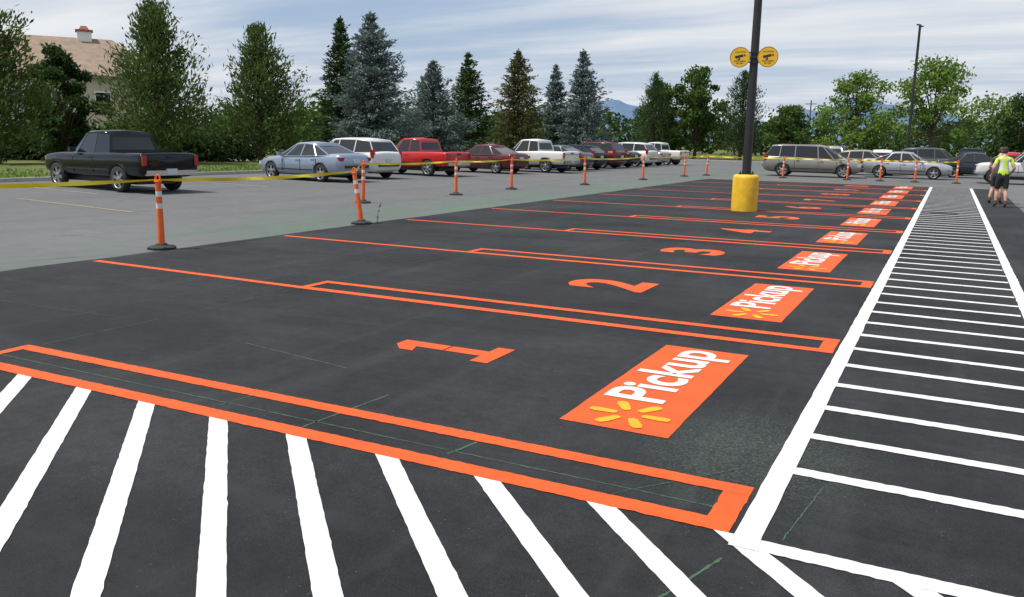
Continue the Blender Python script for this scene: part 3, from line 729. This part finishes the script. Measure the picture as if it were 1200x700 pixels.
mb=MB(); mb.box((6.0,0,HR+.1),(1.3,1.3,1.0),0); mb.box((6,0,HR+.69),(1.6,1.6,.18),1); mb.box((6,0,HR+.98),(1.0,1.0,.4),1,taper=.5); mb.make('cupola',[M_WTRIM,M_BRICK],he)
mb=MB()
for fl in (1.6,4.8):
    for i in range(9):
        x=-4-L/2+2.2+i*3.7; mb.box((x,-D/2-.02,fl),(1.5,.08,1.5),1); mb.box((x,-D/2-.05,fl),(1.25,.08,1.25),0)
for yy in(-3,2): mb.box((-4+L/2+.02,yy,4.8),(.08,1.5,1.5),1); mb.box((-4+L/2+.05,yy,4.8),(.08,1.25,1.25),0)
mb.make('windows',[M_GLASS,M_WTRIM],he)

# ------------------------------------------------------------ people
M_SKIN=simple('skin',(.50,.29,.20),.6); M_HIVIS=simple('hivis_fabric',(.50,.70,.05),.7,var=.08,vscale=14); M_BLKC=simple('dark_cloth',(.02,.021,.025),.85,var=.2,vscale=20)
M_GRYC=simple('grey_cloth',(.06,.06,.07),.85,var=.15,vscale=20); M_HAIR=simple('brown_hair',(.06,.035,.02),.7); M_BOOT=simple('leather_boot',(.08,.05,.03),.7); M_SILV=simple('reflective_tape',(.6,.6,.61),.3); M_EYE=simple('eye',(.03,.02,.02),.2); M_LIP=simple('lips',(.4,.16,.13),.5)
def person(x,y,rot,top,cap,pose):
    e=empty('worker',(x,y,.005),rot)
    P=[];Rr=[];ed=[];bm_=[]
    idx={}
    def add(n,co,r,par,mat):
        idx[n]=len(P); P.append(Vector(co)); Rr.append(r if isinstance(r,tuple) else (r,r))
        if par is not None: ed.append((idx[par],idx[n])); bm_.append((P[idx[par]],P[idx[n]],mat))
    add('pel',(0,0,.96),(.15,.115),None,1)
    add('waist',(0,pose['lean']*.25,1.12),(.135,.105),'pel',top)
    add('chest',(0,pose['lean']*.7,1.33),(.165,.12),'waist',top)
    add('upper',(0,pose['lean']*.9,1.44),(.12,.09),'chest',top)
    add('neck',(0,pose['lean']*1.1,1.53),.055,'upper',0)
    add('skull',(0,pose['lean']*1.3+.01,1.62),.06,'neck',0)
    for s,sn in((-1,'l'),(1,'r')):
        h=pose[sn+'hand']; el=pose[sn+'elbow']
        sh=(s*.185,pose['lean']*.85,1.42)
        add(sn+'sh',sh,.068,'upper',top)
        mid=tuple((a+b)/2 for a,b in zip(sh,el)); add(sn+'ua',mid,.056,sn+'sh',top)
        add(sn+'el',el,.043,sn+'ua',0); add(sn+'wr',h,.028,sn+'el',0)
        dv=(Vector(h)-Vector(el)).normalized()
        pm=Vector(h)+dv*.06; add(sn+'pm',pm,(.034,.022),sn+'wr',0)
        for k,(ox,l) in enumerate(((-.027,.065),(-.009,.078),(.009,.074),(.026,.058))):
            a=pm+Vector((0,ox,0))+dv*.03; b=a+dv*l*.55+Vector((-s*.008,0,-.004)); c=b+dv*l*.35+Vector((-s*.02,.006,0))
            add(sn+'f%d'%k,a,.0095,sn+'pm',0); add(sn+'g%d'%k,b,.0085,sn+'f%d'%k,0); add(sn+'h%d'%k,c,.0075,sn+'g%d'%k,0)
        a=Vector(h)+dv*.03+Vector((-s*.012,.036,0)); b=a+dv*.04+Vector((-s*.012,.012,0)); add(sn+'t0',a,.011,sn+'wr',0); add(sn+'t1',b,.009,sn+'t0',0)
        hp=(s*.095,0,.88); kn=pose[sn+'knee']; an=pose[sn+'ankle']
        add(sn+'hp',hp,(.10,.105),'pel',1)
        low=Vector(hp).lerp(Vector(kn),.82); add(sn+'th',low,.082,sn+'hp',1); add(sn+'kn',kn,.058,sn+'th',0)
        cf=Vector(kn).lerp(Vector(an),.35)+Vector((0,-.02,0)); add(sn+'cf',cf,.058,sn+'kn',0); a2=Vector(kn).lerp(Vector(an),.75); add(sn+'lo',a2,.042,sn+'cf',0)
        add(sn+'an',an,.045,sn+'lo',2); add(sn+'ft',Vector(an)+Vector((s*.01,.09,-.05)),(.046,.036),sn+'an',2); add(sn+'te',Vector(an)+Vector((s*.015,.17,-.06)),(.04,.028),sn+'ft',2)
    me=bpy.data.meshes.new('b'); me.from_pydata(P,ed,[]); o=bpy.data.objects.new('b',me); COL.objects.link(o)
    sk=o.modifiers.new('k','SKIN'); sk.use_smooth_shade=True
    lay=me.skin_vertices[0].data if me.skin_vertices else None
    if lay is None:
        bpy.context.view_layer.objects.active=o; bpy.ops.mesh.customdata_skin_add(); lay=me.skin_vertices[0].data
    for i,r in enumerate(Rr): lay[i].radius=r; lay[i].use_root=(i==0)
    ss=o.modifiers.new('s','SUBSURF'); ss.levels=2; ss.render_levels=2
    bme=evalmesh(o); bpy.data.objects.remove(o)
    mats=[M_SKIN,M_BLKC,M_BOOT,M_HIVIS,M_GRYC,M_SILV]
    def cls(c):
        best=9;bmt=0
        for a,b,m in bm_:
            ab=b-a;t=max(0,min(1,(c-a).dot(ab)/max(1e-9,ab.length_squared))); d=(c-a-ab*t).length
            if d<best: best=d;bmt=m
        if bmt==3 and abs(c.x)<.2 and (1.10<c.z<1.15 or (c.z>1.15 and .07<abs(c.x)<.11)): return 5
        return bmt
    bme.materials.clear()
    for m in mats: bme.materials.append(m)
    for p in bme.polygons: p.material_index=cls(p.center.copy()); p.use_smooth=True
    b=bpy.data.objects.new('body',bme); COL.objects.link(b); b.parent=e
    hc=Vector((0,pose['lean']*1.45+.02,1.66)); mb=MB()
    def ell(c,r,mat,n=14):
        pr=[(math.sin(math.pi*i/n)*1,-math.cos(math.pi*i/n)) for i in range(n+1)]
        o0=len(mb.v); mb.lathe([(max(a,.001),b) for a,b in pr],(0,0,0),mat=mat,n=18)
        for i in range(o0,len(mb.v)):
            v=Vector(mb.v[i]); jaw=1-.22*max(0,-v.z) if mat==0 and r[2]>.1 else 1
            mb.v[i]=(c[0]+v.x*r[0]*jaw,c[1]+v.y*r[1]*jaw+(.012*max(0,-v.z) if mat==0 else 0),c[2]+v.z*r[2])
    ell(hc,(.076,.096,.118),0); ell(hc+Vector((0,-.014,.025)),(.083,.098,.108),1)
    ell(hc+Vector((0,.10,-.012)),(.013,.022,.022),0)
    for s in(-1,1): ell(hc+Vector((s*.08,-.005,-.005)),(.012,.02,.032),0); ell(hc+Vector((s*.03,.086,.012)),(.013,.012,.008),2)
    ell(hc+Vector((0,.088,-.05)),(.026,.012,.007),3)
    if cap:
        ell(hc+Vector((0,-.005,.05)),(.09,.105,.085),4); mb.box(hc+Vector((0,.13,.055)),(.14,.11,.012),4)
    mb.make('head',[M_SKIN,M_HAIR,M_EYE,M_LIP,M_BLKC if top==3 else M_HIVIS],e)
    return e
person(1.44,29.4,math.radians(10),3,True,dict(lean=.06,lhand=(-.27,.14,.93),lelbow=(-.27,-.03,1.16),rhand=(.26,.22,1.02),relbow=(.28,-.02,1.15),lknee=(-.10,.10,.50),lankle=(-.11,.02,.10),rknee=(.11,.0,.50),rankle=(.12,-.14,.10)))
person(1.36,31.2,math.radians(-25),4,False,dict(lean=.10,lhand=(-.20,.30,1.0),lelbow=(-.27,.05,1.14),rhand=(.24,.26,.92),relbow=(.27,.02,1.15),lknee=(-.10,.04,.50),lankle=(-.12,-.10,.10),rknee=(.11,.10,.50),rankle=(.12,.10,.10)))

# ------------------------------------------------------------ sky, sun, camera
SUN=Vector((-.38,-.30,1.0)).normalized()
el=math.asin(SUN.z); az=math.atan2(SUN.x,SUN.y)
w=bpy.data.worlds.new('World'); scene.world=w; w.use_nodes=True; nt=w.node_tree; bg=nt.nodes['Background']
sky=nt.nodes.new('ShaderNodeTexSky'); sky.sky_type='NISHITA'; sky.sun_disc=False; sky.sun_elevation=el; sky.sun_rotation=az; sky.air_density=1.2; sky.dust_density=1.5
tc=nt.nodes.new('ShaderNodeTexCoord'); sp=nt.nodes.new('ShaderNodeSeparateXYZ'); nt.links.new(tc.outputs['Generated'],sp.inputs[0])
zz=math_(nt,'ADD',math_(nt,'MAXIMUM',sp.outputs[2],0),.06)
cx=math_(nt,'DIVIDE',sp.outputs[0],zz); cy=math_(nt,'DIVIDE',sp.outputs[1],zz)
cb=nt.nodes.new('ShaderNodeCombineXYZ'); nt.links.new(cx,cb.inputs[0]); nt.links.new(cy,cb.inputs[1])
cv=mapped(nt,cb.outputs[0],(.20,.62,1),.45)
n1=noise(nt,cv,1.1,7,.52)
cl=maprange(nt,n1,.38,.60,.05,1,True)
hz=maprange(nt,sp.outputs[2],0,.11,1,0,True)
n2=noise(nt,cv,2.3,6,.55)
ccol=mixc(nt,maprange(nt,n2,.35,.65,0,1),(8.2,8.9,10.0),(10.6,10.9,11.3))
blue=mixc(nt,.75,sky.outputs[0],(5.2,7.0,9.8))
c=mixc(nt,cl,blue,ccol)
c=mixc(nt,math_(nt,'MULTIPLY',hz,.6),c,(10.0,10.4,11.0))
nt.links.new(c,bg.inputs[0]); bg.inputs[1].default_value=.078
sd=bpy.data.lights.new('sun','SUN'); sd.energy=5.0; sd.angle=math.radians(.55); sd.color=(1,.95,.87)
so=bpy.data.objects.new('sun',sd); COL.objects.link(so); so.rotation_euler=SUN.to_track_quat('Z','Y').to_euler()
X=Vector((1973,-223,989)).normalized(); Y=Vector((516,177,-989)).normalized(); Y=(Y-X*X.dot(Y)).normalized(); Z=X.cross(Y)
cam=bpy.data.cameras.new('camera'); co=bpy.data.objects.new('camera',cam); COL.objects.link(co)
M3=Matrix((X,Y,Z)); co.matrix_world=Matrix.Translation((0,0,1.75))@M3.to_4x4()
cam.sensor_width=36; cam.lens=36*989/1200; cam.clip_start=.05; cam.clip_end=12000
scene.camera=co
scene.view_settings.view_transform='Standard'; scene.view_settings.look='None'; scene.view_settings.exposure=0
